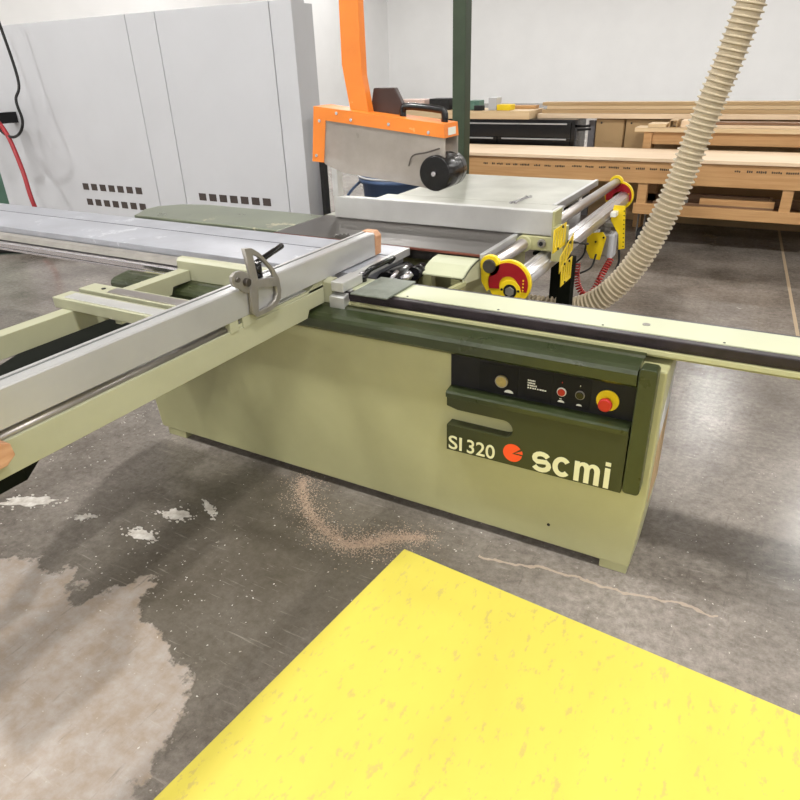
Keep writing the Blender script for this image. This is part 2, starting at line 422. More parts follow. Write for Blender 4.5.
e = MB().cyl((-.137, -.006, .661), (-.137, -.011, .661), .0355, 40, bev=.001).build('emergency_stop', M['yellow'], panel, 'yellow disc behind red mushroom button')
mm_ = MB(); mm_.cyl((-.137, -.011, .661), (-.137, -.035, .661), .011, 20); mm_.cyl((-.137, -.033, .661), (-.137, -.05, .661), .0215, 30, bev=.004)
mm_.build('mushroom_button', M['red_btn'], e)
# logo panel with slot
P = [(-.675, .36), (-.055, .36), (-.055, .592), (-.66, .592), (-.675, .588), (-.675, .54)]
P += [(-.635, .53)] + [(-.462+.034*math.cos(a), .4965+.0335*math.sin(a)) for a in [PI/2-PI*k/10 for k in range(11)]] + [(-.675, .463)]
lp = MB(); lp.prism(P, 'y', -.045, 0)
logo = lp.build('badge_panel', M['green_flat'], saw)
MB().prism([(-.0, .585), (-.045, .572), (-.052, .576), (-.053, .592), (-.047, .598), (-.006, .604)], 'x', -.676, -.056).build('panel_ledge', M['green'], logo)
text_mesh('SI', -.667, -.615, .3655, .421, -.045, off=.010, m=M['letter'], parent=logo)
text_mesh('320', -.595, -.489, .3655, .421, -.045, off=.010, m=M['letter'], parent=logo)
# scmi, drawn as heavy grotesque letters
def ring_arc(cx, cz, ro_x, ro_z, wx, wz, a0, a1, n=20):
    O = [(cx+ro_x*math.cos(a), cz+ro_z*math.sin(a)) for a in [math.radians(a0+(a1-a0)*k/n) for k in range(n+1)]]
    I = [(cx+(ro_x-wx)*math.cos(a), cz+(ro_z-wz)*math.sin(a)) for a in [math.radians(a1+(a0-a1)*k/n) for k in range(n+1)]]
    return O+I
def stroke(pts, w):
    L_, R_ = [], []
    V2 = [Vector(p) for p in pts]
    for i, p in enumerate(V2):
        d = (V2[min(i+1, len(V2)-1)]-V2[max(i-1, 0)]).normalized(); n = Vector((-d.y, d.x))
        L_.append(tuple(p+n*w/2)); R_.append(tuple(p-n*w/2))
    return L_+R_[::-1]
z0, z1 = .365, .442; hgt = z1-z0; yy = -.045
s = MB(); cx = -.3215; pts = []
for k in range(0, 9): a = math.radians(25+k*(180-25+50)/8); pts.append((cx+.024*math.cos(a), z1-.0255+.0185*math.sin(a)))
q = []
for k in range(0, 9): a = math.radians(50-k*(205)/8); q.append((cx+.0005+.026*math.cos(a), z0+.0265+.0195*math.sin(a)))
s.prism(stroke([(p[0], p[1]) for p in pts]+q, .0175), 'y', yy-.001, yy); s.build('letter', M['letter'], logo)
c_ = MB(); c_.prism(ring_arc(-.2505, (z0+z1)/2, .0315, hgt/2, .0175, .0175, 40, 320, 24), 'y', yy-.001, yy); c_.build('letter', M['letter'], logo)
mx0, mx1 = -.209, -.126; sw = .0175; gap = (mx1-mx0-3*sw)/2
def arc2(cx, cz, rx, rz, a0, a1, n=10): return [(cx+rx*math.cos(math.radians(a0+(a1-a0)*k/n)), cz+rz*math.sin(math.radians(a0+(a1-a0)*k/n))) for k in range(n+1)]
xa = [mx0, mx0+sw, mx0+sw+gap, mx0+2*sw+gap, mx0+2*(sw+gap), mx1]
out = [(xa[0], z0), (xa[1], z0)] + arc2((xa[1]+xa[2])/2, z1-.029, gap/2, .015, 180, 0) + [(xa[2], z0), (xa[3], z0)] + arc2((xa[3]+xa[4])/2, z1-.029, gap/2, .015, 180, 0) + [(xa[4], z0), (xa[5], z0)]
out += arc2(xa[5]-.021, z1-.023, .021, .023, 0, 130) + arc2(xa[3]-.0195, z1-.023, .021, .023, 40, 130) + [(xa[1]-.001, z1-.010), (xa[1]-.001, z1-.001), (xa[0], z1-.001)]
m_ = MB(); filled(m_, [out], lambda u, v, w: (u, yy-.0005-w, v), .001); m_.build('letter', M['letter'], logo)
i_ = MB(); i_.box(-.1115, -.0945, yy-.001, yy, z0, z1-.001); i_.box(-.1115, -.0945, yy-.001, yy, z1+.007, z1+.021); i_.build('letter', M['letter'], logo)
# pie shaped emblem
cx, cz, rr = -.424, .411, .0345
A = [math.radians(a) for a in range(38, 356, 6)]
em = MB(); em.prism([(cx-.002, cz-.004)]+[(cx+rr*math.cos(a), cz+rr*math.sin(a)) for a in A]+[(cx+rr, cz-.0045)], 'y', yy-.001, yy)
em.prism([(cx+.010, cz+.0015), (cx+.0365, cz+.002), (cx+.0335, cz+.0155)], 'y', yy-.001, yy)
em.build('emblem', M['orange_ink'], logo, 'orange pie-shaped emblem')
# slide beam
x0, x1 = -1.18, 1.15
bm_ = MB()
bm_.box(x0, x1, .085, .23, .842, .866, bev=.002)
beam = bm_.build('slide_beam', M['cream_light'], saw, 'pale cream top of the long slide beam')
g = MB(); g.box(x0, x1, .056, .085, .836, .863, bev=.003); g.box(x0, x1, .06, .08, .828, .836); g.build('guide_strip', M['guide'], beam)
g = MB(); g.box(x0, x1, .23, .25, .838, .8635, bev=.002); g.build('guide_strip', M['guide'], beam)
g = MB(); g.prism([(.066, .828), (.054, .824), (.052, .812), (.06, .803), (.11, .80), (.11, .842), (.085, .842), (.085, .828)], 'x', x0, x1); g.box(x0, x1, .11, .225, .79, .842)
g.build('beam_lip', M['cream'], beam)
for x in (-1.03, -.08, .78):
    MB().cyl((x, .155, .866), (x, .155, .8675), .012, 20).build('plug', M['cast'], beam)
for x in [-.9+.35*k for k in range(6)]:
    MB().cyl((x, .095, .866), (x, .095, .8672), .004, 10).build('screw', M['black'], beam)
MB().box(-1.1, -.945, .022, .245, .868, .875, bev=.002).build('cover_plate', M['grey_plate'], saw)
# cast tables
T = .90
mt = MB(); mt.box(-1.93, -.84, .615, 1.72, T-.012, T, bev=.002); mt.box(-1.9, -.86, .65, 1.70, T-.06, T-.012)
main = mt.build('main_table', M['steel'], saw)
MB().box(-1.93, -.84, .609, .615, T-.010, T-.001).build('table_lip', mat('rusty_edge', (120,66,52), .6, metal=.3, scale=20), main)
et = MB(); et.box(-1.86, -.885, 1.722, 2.6, T-.012, T, bev=.002); et.box(-1.83, -.9, 1.74, 2.57, T-.07, T-.012)
ext = et.build('extension_table', M['steel_light'], saw)
MB().box(-1.925, -.845, 1.052, 1.715, T, T+.0006).build('reflection_skin', M['steel_light'], main)  # pale sheet: grazing reflections behind the rip fence put into the colour
MB().cyl((-1.236, 1.45, T+.0006), (-1.236, 1.45, T+.0012), .012, 16).build('hole', M['black'], main)
for ya, yb, xx in ((.61, 1.72, -.84), (1.722, 2.62, -.885)):
    MB().box(xx, xx+.022, ya, yb, T-.035, T+.002, bev=.002).build('edge_rail', M['alu'], saw)
lt = MB(); lt.prism([(-2.99, .70), (-2.97, .655), (-1.935, .655), (-1.935, 1.04), (-2.78, 1.05), (-2.95, 1.0), (-3.05, .90), (-3.05, .80)], 'z', T-.035, T-.001, bev=.004)
left = lt.build('left_table', M['green_table'], saw, 'greenish worn left table extension')
MB().box(-2.5, -2.42, .7, .95, .0, T-.035).build('table_leg', M['green_deep'], saw)
# left table bracket bolts / inner works in the gap
MB().box(-1.19, -.99, .3, .55, .55, .74).build('blade_housing', M['green_deep'], saw)
mo = MB(); mo.cyl((-1.14, .36, .80), (-1.14, .53, .80), .06, 24, bev=.004); mo.cyl((-1.14, .34, .80), (-1.14, .36, .80), .03, 20)
mo.cyl((-1.05, .42, .845), (-1.05, .5, .845), .028, 18); mo.build('arbor_motor', M['black_gloss'], saw)
sc_ = MB(); sc_.cyl((-1.10, .33, .81), (-1.10, .345, .81), .035, 20); sc_.cyl((-1.075, .36, .83), (-1.05, .40, .85), .016, 14); sc_.cyl((-1.12, .32, .82), (-1.09, .36, .87), .009, 10)
sc_.build('arbor_nut', M['chrome'], saw)
MB().poly([(-1.13, .27, .70), (-.98, .27, .70), (-.98, .27, .82), (-1.02, .27, .85), (-1.13, .27, .78)], (0, 1, 0), .012).build('gusset', M['cream'], saw)
# cream curved blade cover
cv = []
for k in range(9):
    a = math.radians(90-k*8.5); cv.append((.30+.0+.33*math.cos(a)*.0, 0))
c2 = MB()
pr = [(.605, .884), (.56, .882), (.52, .874), (.48, .861), (.445, .845), (.445, .839), (.48, .854), (.52, .867), (.56, .875), (.605, .877)]
c2.prism(pr, 'x', -1.03, -.835)
c2.box(-1.075, -1.03, .445, .50, .842, .848)
c2.prism([(.605, .884), (.56, .882), (.52, .874), (.48, .861), (.445, .845), (.445, .82), (.605, .80)], 'x', -.842, -.835)
cover = c2.build('blade_cover', M['cream_light'], saw)
for x in (-1.06, -1.025): MB().cyl((x, .462, .846), (x, .462, .855), .006, 12).build('screw', M['black'], cover)
br = MB(); br.box(-1.03, -.99, .46, .5, .72, .84); br.box(-.90, -.86, .46, .52, .70, .83); br.obox((-.90, .40, .79), (1, .9, .5), (-.9, 1, 0), (0, 0, 1), .09, .012, .008)
br.box(-.99, -.84, .32, .42, .76, .775)
br.build('cover_bracket', M['cream'], cover)
MB().box(-.98, -.85, .52, .60, .60, .74).build('chip_tray', M['green_deep'], saw)
bl = MB(); n = 40
pts = []
for k in range(n*2):
    a = 2*PI*k/(n*2); rr_ = .15 if k % 2 else .142
    pts.append((-1.52+rr_*math.cos(a), .775+rr_*math.sin(a)))
bl.prism(pts, 'y', .636, .640); bl.build('saw_blade', M['blade'], saw)

# rip fence rails with end discs (right end of the tables)
MB().cyl((-.787, .63, .862), (-.787, 2.86, .862), .027, 28).build('guide_tube', M['tube'], saw)
lt_ = MB(); lt_.cyl((-.700, .62, .775), (-.735, 2.8, .758), .046, 32)
for a in (70, 100, 30): lt_.cyl((-.700+.046*math.cos(math.radians(a)), .64, .775+.046*math.sin(math.radians(a))), (-.735+.046*math.cos(math.radians(a)), 2.78, .758+.046*math.sin(math.radians(a))), .005, 8)
lt_.build('support_tube', M['tube2'], saw)
def disc_assembly(y, s, ox, oz):
    # s=-1 near end (disc faces the camera side), y = face position
    a = MB(); a.cyl((-.715, y, .795), (-.715, y+.018, .795), .094, 40, bev=.002)
    base = a.build('end_disc', M['yellow'], saw, 'yellow end disc')
    f = y+(0 if s < 0 else 0)
    P = [(-.718+.086*math.cos(math.radians(q)), .792+.086*math.sin(math.radians(q))) for q in range(-20, 201, 10)]
    I = [(-.715+.042*math.cos(math.radians(q)), .780+.042*math.sin(math.radians(q))) for q in range(200, -21, -10)]
    MB().prism(P+I, 'y', y-.004, y).build('scale_ring', M['red'], base, 'dark red scale ring')
    for k in range(4):
        MB().cyl((-.652, y-.0055, .77+k*.014), (-.652, y-.004, .77+k*.014), .0035, 10).build('mark', M['yellow'], base)
    h_ = MB(); h_.cyl((-.706, y-.008, .762), (-.706, y-.004, .762), .046, 32, bev=.001); hb = h_.build('hub', M['yellow'], base)
    n_ = MB(); n_.cyl((-.706, y-.016, .762), (-.706, y-.008, .762), .02, 6); n_.build('hub_nut', M['cast'], hb)
    nn = MB(); nn.cyl((-.706, y-.0095, .762), (-.706, y-.008, .762), .029, 20); nn.build('hub_ring', M['black'], hb)
    for dx in (-.036, .036): MB().cyl((-.706+dx, y-.010, .766), (-.706+dx, y-.008, .766), .0055, 10).build('screw', M['black'], hb)
    u = MB(); u.cyl((-.787, y-.004, .862), (-.787, y+.018, .862), .044, 32, bev=.002); u.prism([(-.83, .86), (-.745, .88), (-.74, .80), (-.80, .75), (-.825, .79)], 'y', y, y+.014)
    ub = u.build('tube_clamp', M['yellow'], base); ub.location.x -= ox; ub.location.z -= oz
    MB().cyl((-.787, y-.018, .862), (-.787, y-.004, .862), .028, 28, bev=.002).build('tube_end', M['steel'], ub)
    base.location.x += ox; base.location.z += oz
disc_assembly(.60, -1, .012, .004)
disc_assembly(2.80, 1, -.045, -.02)
for yv in (1.34,):
    lg = MB(); lg.box(-.715, -.645, yv, yv+.07, 0, .72, bev=.003); lg.box(-.80, -.60, yv-.05, yv+.12, 0, .012)
    lg.build('rail_leg', M['green_deep'], saw)
lg = MB(); lg.box(-.86, -.70, 1.36, 1.40, .715, .73); lg.build('rail_leg_bracket', M['green_deep'], saw)
for yv in (2.5,):
    MB().box(-1.1, -1.03, yv, yv+.05, 0, T-.07).build('table_leg', M['green_deep'], saw)
# yellow slotted chain-like plates at the end of the fence
def slotted(name, c, u, v, hu, hv, parent):
    u = Vector(u).normalized(); v = Vector(v); v = (v-u*v.dot(u)).normalized(); n = u.cross(v); c = Vector(c)
    mb = MB(); outs = [[(-hu, -hv), (hu, -hv), (hu, hv), (-hu, hv)]]
    for k in range(4):
        m0 = -hu+hu*2*(k+.78)/4.56+hu*.0; w_ = hu*.085
        outs.append([(m0-w_, -hv*.68), (m0+w_, -hv*.68), (m0+w_, hv*.68), (m0-w_, hv*.68)])
    filled(mb, outs, lambda p, q, w: c+u*p+v*q+n*w, .003)
    o = mb.build(name, M['yellow'], parent)
    for sgn in (-1, 1):
        q = c+u*hu*.3*sgn+v*hv*.84*sgn; MB().cyl(q-n*.007, q+n*.007, .006, 10).build('screw', M['black'], o)
    return o

# ------------------------------------------------------------------ rip fence
rf = thing('rip_fence', 'long grey aluminium rip fence standing across the dark saw table', 'fence', (-1.2, 1.02, T))
f = MB(); f.box(-1.83, -.655, 1.0, 1.042, T+.006, 1.012, bev=.003)
fp = f.build('fence_rail', M['alu_satin'], rf)
f = MB(); f.box(-1.832, -1.80, 1.0, 1.05, 1.012, 1.155, bev=.002); f.build('end_plate', M['alu_satin'], rf, 'tall upright plate at the fence end')
f = MB(); f.box(-.66, -.648, .995, 1.10, T-.02, 1.015, bev=.002); f.build('end_cap', M['cream'], rf)
f = MB(); f.box(-.80, -.64, 1.0, 1.13, .835, .902, bev=.006); f.cyl((-.787, .98, .862), (-.787, 1.16, .862), .038, 28); f.build('slide_bracket', M['cream'], rf)
kn = MB(); kn.cyl((-.70, 1.0, .872), (-.70, .985, .872), .019, 24, bev=.002); kb = kn.build('clamp_knob', M['cast'], rf)
MB().cyl((-.70, .985, .872), (-.70, .979, .872), .010, 6).build('knob_bolt', M['black'], kb)
slotted('slotted_plate', (-.60, .925, .922), (0, 1, 0), (0, 0, 1), .088, .05, rf)
slotted('slotted_plate', (-.585, 1.0, .838), (0, 1, .35), (.1, -.35, 1), .10, .045, rf)
slotted('slotted_plate', (-.60, 1.075, .732), (0, 1, 0), (0, 0, 1), .082, .052, rf)
MB().box(-.648, -.60, .98, 1.06, .80, .95).build('plate_bracket', M['cream'], rf)

# ------------------------------------------------------------------ sliding carriage
sl = thing('sliding_carriage', 'long silver aluminium sliding carriage beside the dark saw table', 'sliding table', (-2.9, .35, .79))
c = MB(); c.box(-4.7, -1.19, .165, .4445, .872, T, bev=.002); c.box(-4.7, -1.19, .4565, .602, .872, T, bev=.002); c.box(-4.69, -1.2, .17, .60, .80, .872)
car = c.build('top_plate', M['alu_top'], sl)
MB().box(-4.69, -1.2, .4445, .4565, .872, T-.002).build('groove', M['black'], car)
c = MB(); c.prism([(.165, .868), (.145, .86), (.13, .838), (.165, .82)], 'x', -4.7, -1.2); c.build('side_skirt', M['cast'], sl)
c = MB(); c.box(-4.7, -1.2, .10, .165, .806, .832, bev=.003); c.box(-4.7, -1.2, .104, .165, .79, .803, bev=.002); c.build('side_rail', M['chrome'], sl)
c = MB(); c.box(-4.68, -1.2, .11, .165, .80, .809); c.build('rail_slot', M['black'], sl)
MB().box(-2.05, -1.19, .112, .16, .835, .872, bev=.002).build('side_bar', mat('brown_steel_bar', (120,106,92), .45, metal=.5), sl)
c = MB(); c.box(-1.19, -1.135, .03, .165, .868, .905, bev=.003); c.prism([(.02, .80), (.10, .80), (.11, .862), (.085, .868), (.02, .85)], 'x', -1.195, -1.13, bev=.002)
c.box(-1.19, -1.165, .165, .60, .868, .899)
endc = c.build('end_clamp', M['alu_satin'], sl)
# black grip handle on the carriage end
gp = catmull([(-1.155, .20, .872), (-1.135, .215, .905), (-1.12, .25, .915), (-1.12, .36, .915), (-1.135, .40, .905), (-1.16, .41, .885)], 8)
h = MB(); h.tube(gp, .011, 12); h.cyl((-1.15, .185, .868), (-1.15, .185, .898), .018, 18); grip = h.build('grip_handle', M['black_gloss'], sl)
MB().cyl((-1.15, .185, .898), (-1.15, .185, .904), .009, 12).build('handle_bolt', M['chrome'], grip)

# ------------------------------------------------------------------ outrigger frame
of = thing('outrigger_frame', 'olive cream outrigger frame hooked to the front of the sliding carriage', 'outrigger table', (-1.6, -.6, .79))
c = MB(); c.prism([(.04, .816), (.09, .816), (.09, .90), (.078, .908), (.055, .908), (.04, .895)], 'x', -2.0, -1.195, bev=.002); c.build('inner_rail', M['frame_paint'], of)
c = MB(); c.prism([(-1.62, .785), (-.075, .785), (-.06, .816), (.039, .816), (.039, .862), (-1.62, .862)], 'x', -1.99, -1.93, bev=.002); c.build('side_rail', M['frame_paint'], of)
c = MB(); c.prism([(-1.62, .788), (-.075, .788), (-.06, .816), (.039, .816), (.039, .874), (-1.62, .874)], 'x', -1.285, -1.23, bev=.002)
c.box(-1.285, -1.232, -.45, .04, .874, .886, bev=.002)
c.prism([(.04, .87), (-.06, .874), (-.045, .888), (-.02, .90), (.04, .905)], 'x', -1.285, -1.232)
near = c.build('side_rail', M['frame_paint'], of)
MB().cyl((-1.252, -1.60, .878), (-1.252, -.46, .878), .013, 16).build('support_roller', M['tube'], near)
MB().box(-1.262, -1.240, -.42, -.06, .886, .890).build('wear_strip', M['alu_satin'], near)
for ya, yb in ((-.475, -.435), (-.415, -.35)): MB().box(-1.275, -1.226, ya, yb, .868, .905, bev=.002).build('fence_block', M['frame_paint'], near)
c = MB(); c.box(-2.03, -1.286, -.53, -.45, .862, .902, bev=.003); cb = c.build('cross_bar', M['frame_paint'], of)
MB().box(-1.98, -1.29, -.518, -.466, .902, .905, bev=.001).build('wear_strip', M['alu_satin'], cb)
c = MB(); c.box(-2.03, -1.286, -.42, -.345, .862, .902, bev=.003); cb = c.build('cross_bar', M['frame_paint'], of)
MB().box(-1.88, -1.29, -.412, -.362, .902, .906, bev=.001).build('wear_strip', M['tube'], cb)
MB().cyl((-1.93, -.385, .902), (-1.93, -.385, .905), .008, 12).build('screw', M['black'], cb)
MB().box(-1.83, -1.80, -.44, -.415, .80, .862).build('bracket', M['frame_paint'], of)
c = MB(); c.prism([(-1.38, .838), (-1.26, .838), (-1.235, .855), (-1.238, .886), (-1.26, .898), (-1.38, .898)], 'x', -1.231, -1.185, bev=.003)
c.build('wooden_stop', M['wood_cap'], of, 'light wooden end block')
# swing arm under the frame
sa = thing('swing_arm', 'dark green broad swing arm below the outrigger frame', 'support arm', (-1.9, -.6, .60))
c = MB(); c.prism([(-2.35, -.15), (-1.64, -.15), (-1.62, -.92), (-1.49, -1.08), (-1.49, -1.4), (-1.9, -1.3), (-2.2, -.75), (-2.35, -.40)], 'z', .60, .655, bev=.004)
c.build('arm_plate', M['green_deep'], sa)
c = MB(); c.box(-2.1, -1.75, -.16, -.02, .58, .66, bev=.004); c.build('hinge', M['green_deep'], sa)

# ------------------------------------------------------------------ crosscut fence
cf = thing('crosscut_fence', 'long silver crosscut fence running over the outrigger frame towards the blade', 'fence', (-1.255, -.5, .905))
c = MB()
fz0, fz1 = .906, 1.0
prof = [(-1.285, fz0), (-1.225, fz0), (-1.225, fz1-.004), (-1.229, fz1), (-1.2635, fz1), (-1.2635, fz1-.0065), (-1.2725, fz1-.0065), (-1.2725, fz1+.001), (-1.285, fz1+.001)]
c.prism(prof, 'y', -1.62, .41); fr = c.build('fence_rail', M['alu'], cf)
MB().box(-1.2723, -1.2637, -1.61, .41, fz1-.007, fz1-.005).build('groove', M['black'], fr)
c = MB(); c.prism([(-1.288, .906), (-1.223, .906), (-1.218, .985), (-1.235, 1.003), (-1.288, 1.003)], 'y', .411, .455, bev=.003); c.build('wooden_end', M['wood_cap'], cf, 'light wooden block on the fence end')
# flip stop: D shaped cast sector
st = thing('flip_stop', 'D-shaped cast metal flip stop clamped over the crosscut fence', 'fence stop', (-1.25, -.25, 1.0))
sec = MB()
so = [(-.381, 1.121), (-.349, 1.116), (-.317, 1.094), (-.290, 1.066), (-.254, 1.024), (-.235, .987), (-.231, .945), (-.240, .915), (-.262, .901), (-.292, .893), (-.363, .893), (-.384, .912), (-.378, .988), (-.364, 1.018), (-.370, 1.059)]
w1 = [(-.348, 1.098), (-.318, 1.080), (-.290, 1.054), (-.263, 1.020), (-.255, .996), (-.338, 1.010)]
w2 = [(-.342, .986), (-.253, .966), (-.253, .938), (-.264, .921), (-.298, .909), (-.355, .907)]
filled(sec, [so, w1, w2], lambda u, v, w: (-1.215+w, u, v), .015)
sec.build('stop_sector', M['cast'], st)
c = MB(); c.prism([(-.448, 1.051), (-.430, 1.060), (-.405, 1.058), (-.377, 1.044), (-.366, 1.014), (-.380, .979), (-.398, .982), (-.414, .998), (-.444, 1.018), (-.452, 1.035)], 'x', -1.2235, -1.2115, bev=.002)
c.build('pivot_lug', M['cast'], st)
c = MB(); c.cyl((-1.2235, -.392, 1.018), (-1.198, -.392, 1.018), .013, 20, bev=.002); c.cyl((-1.2235, -.430, 1.036), (-1.203, -.430, 1.036), .008, 16); c.build('pivot_pin', M['steel'], st)
c = MB(); c.cyl((-1.25, -.29, 1.002), (-1.25, -.29, 1.055), .016, 16); c.cyl((-1.255, -.325, 1.04), (-1.25, -.15, 1.075), .010, 12, bev=.002); c.build('clamp_lever', M['black_gloss'], st)

# ------------------------------------------------------------------ overhead guard and post
og = thing('overhead_guard', 'orange overhead blade guard with dusty clear sides above the saw table', 'blade guard', (-1.3, .63, 1.15))
y0, y1 = .57, .70
def zt(x): return 1.468+(x+1.62)*(1.402-1.468)/.62
c = MB()
c.prism([(-1.615, zt(-1.615)), (-1.005, zt(-1.005)), (-1.0, 1.352), (-1.56, 1.412), (-1.585, 1.242), (-1.645, 1.245)], 'y', y0, y0+.012)
c.prism([(-1.615, zt(-1.615)), (-1.005, zt(-1.005)), (-1.0, 1.352), (-1.56, 1.412), (-1.585, 1.242), (-1.645, 1.245)], 'y', y1-.012, y1)
c.prism([(-1.615, zt(-1.615)), (-1.005, zt(-1.005)), (-1.005, zt(-1.005)-.01), (-1.615, zt(-1.615)-.01)], 'y', y0+.012, y1-.012)
c.prism([(-1.005, zt(-1.005)-.01), (-1.0, 1.352), (-1.012, 1.352), (-1.017, zt(-1.005)-.01)], 'y', y0+.012, y1-.012)
c.prism([(-1.615, zt(-1.615)-.01), (-1.645, 1.245), (-1.633, 1.245), (-1.603, zt(-1.615)-.01)], 'y', y0+.012, y1-.012)
shell = c.build('guard_shell', M['orange'], og)
for x, z in ((-1.59, 1.41), (-1.62, 1.27), (-1.43, 1.415), (-1.25, 1.40), (-1.07, 1.372), (-1.5, 1.44)):
    MB().cyl((x, y0, z), (x, y0-.003, z), .007, 12, bev=.001).build('screw', M['chrome'], shell)
MB().box(-.9995, -.9985, y0+.03, y0+.1, 1.36, 1.388).build('sticker', M['white'], shell)
pp = [(-1.585, 1.242), (-1.56, 1.412), (-1.0, 1.352), (-1.0, 1.25), (-1.0, 1.19), (-1.03, 1.15), (-1.12, 1.165), (-1.50, 1.205), (-1.58, 1.235)]
c = MB(); c.prism(pp, 'y', y0+.004, y0+.008); c.build('clear_panel', M['perspex'], og)
c = MB(); c.prism(pp, 'y', y1-.008, y1-.004); c.build('clear_panel', M['perspex'], og)
c = MB(); c.cyl((-1.035, .55, 1.222), (-1.035, .72, 1.222), .068, 40, bev=.004)
for k in range(2): c.cyl((-1.035, .63+k*.05, 1.222), (-1.035, .632+k*.05, 1.222), .0685, 40)
rl = c.build('guard_roller', M['black_gloss'], og)
MB().cyl((-1.035, .538, 1.222), (-1.035, .55, 1.222), .009, 16).build('axle', M['chrome'], rl)
c = MB(); c.tube(catmull([(-1.16, .566, 1.245), (-1.14, .566, 1.285), (-1.08, .566, 1.298), (-1.02, .566, 1.315)], 6), .003, 8); c.build('roller_slot', M['steel'], og)
c = MB(); c.tube(catmull([(-1.22, .64, 1.40), (-1.22, .64, 1.452), (-1.19, .64, 1.462), (-1.07, .64, 1.452), (-1.035, .64, 1.44), (-1.035, .64, 1.385)], 6), .014, 12); c.build('handle', M['black_gloss'], og)
c = MB(); c.prism([(-1.39, 1.44), (-1.37, 1.53), (-1.27, 1.53), (-1.23, 1.46), (-1.24, 1.42)], 'y', .66, .69, bev=.004); c.build('height_lock', mat('dark_brown_bracket', (58,42,38), .5), og)
c = MB(); c.prism([(-1.46, 1.442), (-1.37, 1.436), (-1.395, 1.58), (-1.40, 2.72), (-1.47, 2.72), (-1.49, 1.62)], 'y', .615, .66, bev=.004); c.build('hanger', M['orange'], og)
for o_ in og.children:
    o_.location.x += .018
c = MB(); c.box(-1.955, -1.86, 2.70, 2.80, 0, 2.95, bev=.004); c.box(-2.1, -1.7, 2.55, 2.95, 0, .015); c.build('post', M['green_post'], og, 'dark green steel post')
c = MB(); a = Vector((-1.905, 2.75, 2.86)); b2 = Vector((-1.46, .63, 2.76)); dd = (b2-a)
c.obox((a+b2)/2, dd, dd.cross(Vector((0, 0, 1))), (0, 0, 1), dd.length/2+.05, .04, .045); c.build('boom', M['green_post'], og)

# ------------------------------------------------------------------ wrench on the table
w = MB()
w.obox((-1.09, 1.79, T+.005), (.1, 1, 0), (1, -.1, 0), (0, 0, 1), .085, .010, .004, bev=.002)
for sy, dy in ((1.69, -1), (1.885, 1)):
    cx = -1.09+(sy-1.79)*.1
    w.prism([(cx+.022*math.cos(math.radians(a)+dy*PI/2+.3), sy+.022*math.sin(math.radians(a)+dy*PI/2+.3)) for a in range(30, 331, 20)] +
            [(cx+.010*math.cos(math.radians(a)+dy*PI/2+.3), sy+.010*math.sin(math.radians(a)+dy*PI/2+.3)) for a in range(330, 29, -20)], 'z', T+.001, T+.009)
tag(w.build('wrench', M['chrome']), 'small silver open-ended wrench lying on the table behind the rip fence', 'wrench')

# ------------------------------------------------------------------ measuring carriage + cables on the rail
mc = thing('stop_motor', 'yellow plated drive unit hanging under the far half of the chrome tube', 'drive unit', (-.68, 2.2, .5))
c = MB(); c.prism([(-.79, .655), (-.70, .672), (-.675, .64), (-.70, .50), (-.76, .505), (-.79, .56)], 'y', 2.17, 2.176, bev=.001); yp = c.build('side_plate', M['yellow'], mc)
for x, z in ((-.735, .61), (-.69, .64)): MB().cyl((x, 2.17, z), (x, 2.164, z), .006, 10).build('screw', M['black'], yp)
c = MB(); c.box(-.77, -.66, 2.18, 2.30, .52, .66, bev=.01); c.cyl((-.70, 2.24, .66), (-.70, 2.24, .70), .03, 16); c.build('motor', M['cast'], mc)
c = MB(); c.box(-.665, -.63, 2.18, 2.28, .51, .66, bev=.012); c.build('motor_box', M['cab'], mc)
c = MB(); c.prism([(-.655, .83), (-.59, .83), (-.565, .58), (-.60, .57), (-.61, .66), (-.665, .74)], 'y', 2.19, 2.195, bev=.001); pp_ = c.build('punched_plate', M['yellow'], mc)
for k in range(9): MB().cyl((-.592+k*.0022, 2.189, .80-k*.026), (-.592+k*.0022, 2.192, .80-k*.026), .004, 8).build('hole', M['black'], pp_)
c = MB(); c.box(-.70, -.62, 2.195, 2.30, .70, .722); c.build('bracket', M['cast'], mc)
MB().box(-.655, -.625, 2.12, 2.19, .775, .80).build('tag', M['white'], mc)
# coiled red lead
path = catmull([(-.79, 2.0, .515), (-.79, 2.0, .44), (-.765, 2.0, .36), (-.72, 2.0, .325), (-.68, 2.0, .36), (-.65, 2.02, .44), (-.62, 2.1, .53)], 40)
co = []
path = resample(path, .0016)
for i, p in enumerate(path):
    d = (path[min(i+1, len(path)-1)]-path[max(i-1, 0)]).normalized(); u = d.cross(Vector((0, 1, 0))).normalized(); v = d.cross(u)
    a = i*.0016/.0165*2*PI; co.append(p+(u*math.cos(a)+v*math.sin(a))*.016)
c = MB(); c.tube(co, .0048, 6); tag(c.build('coiled_cable', M['red_hose']), 'red coiled cable hanging in a loop under the chrome tube', 'cable')
c = MB(); c.tube(catmull([(-.64, 1.2, .84), (-.72, 1.9, .66), (-.78, 2.12, .60), (-.80, 2.14, .52), (-.86, 2.0, .46), (-.84, 1.95, .44), (-.74, 2.1, .46), (-.72, 2.15, .54)], 12), .006, 8)
tag(c.build('cable', M['rubber']), 'thin black cable slung under the chrome tube behind the yellow plates', 'cable')
c = MB(); c.tube(catmull([(-.60, 2.2, .58), (-.59, 2.2, .50), (-.60, 2.18, .44), (-.59, 2.15, .38)], 8), .007, 8)
tag(c.build('cable', M['rubber']), 'short black cable hanging below the punched yellow plate', 'cable')

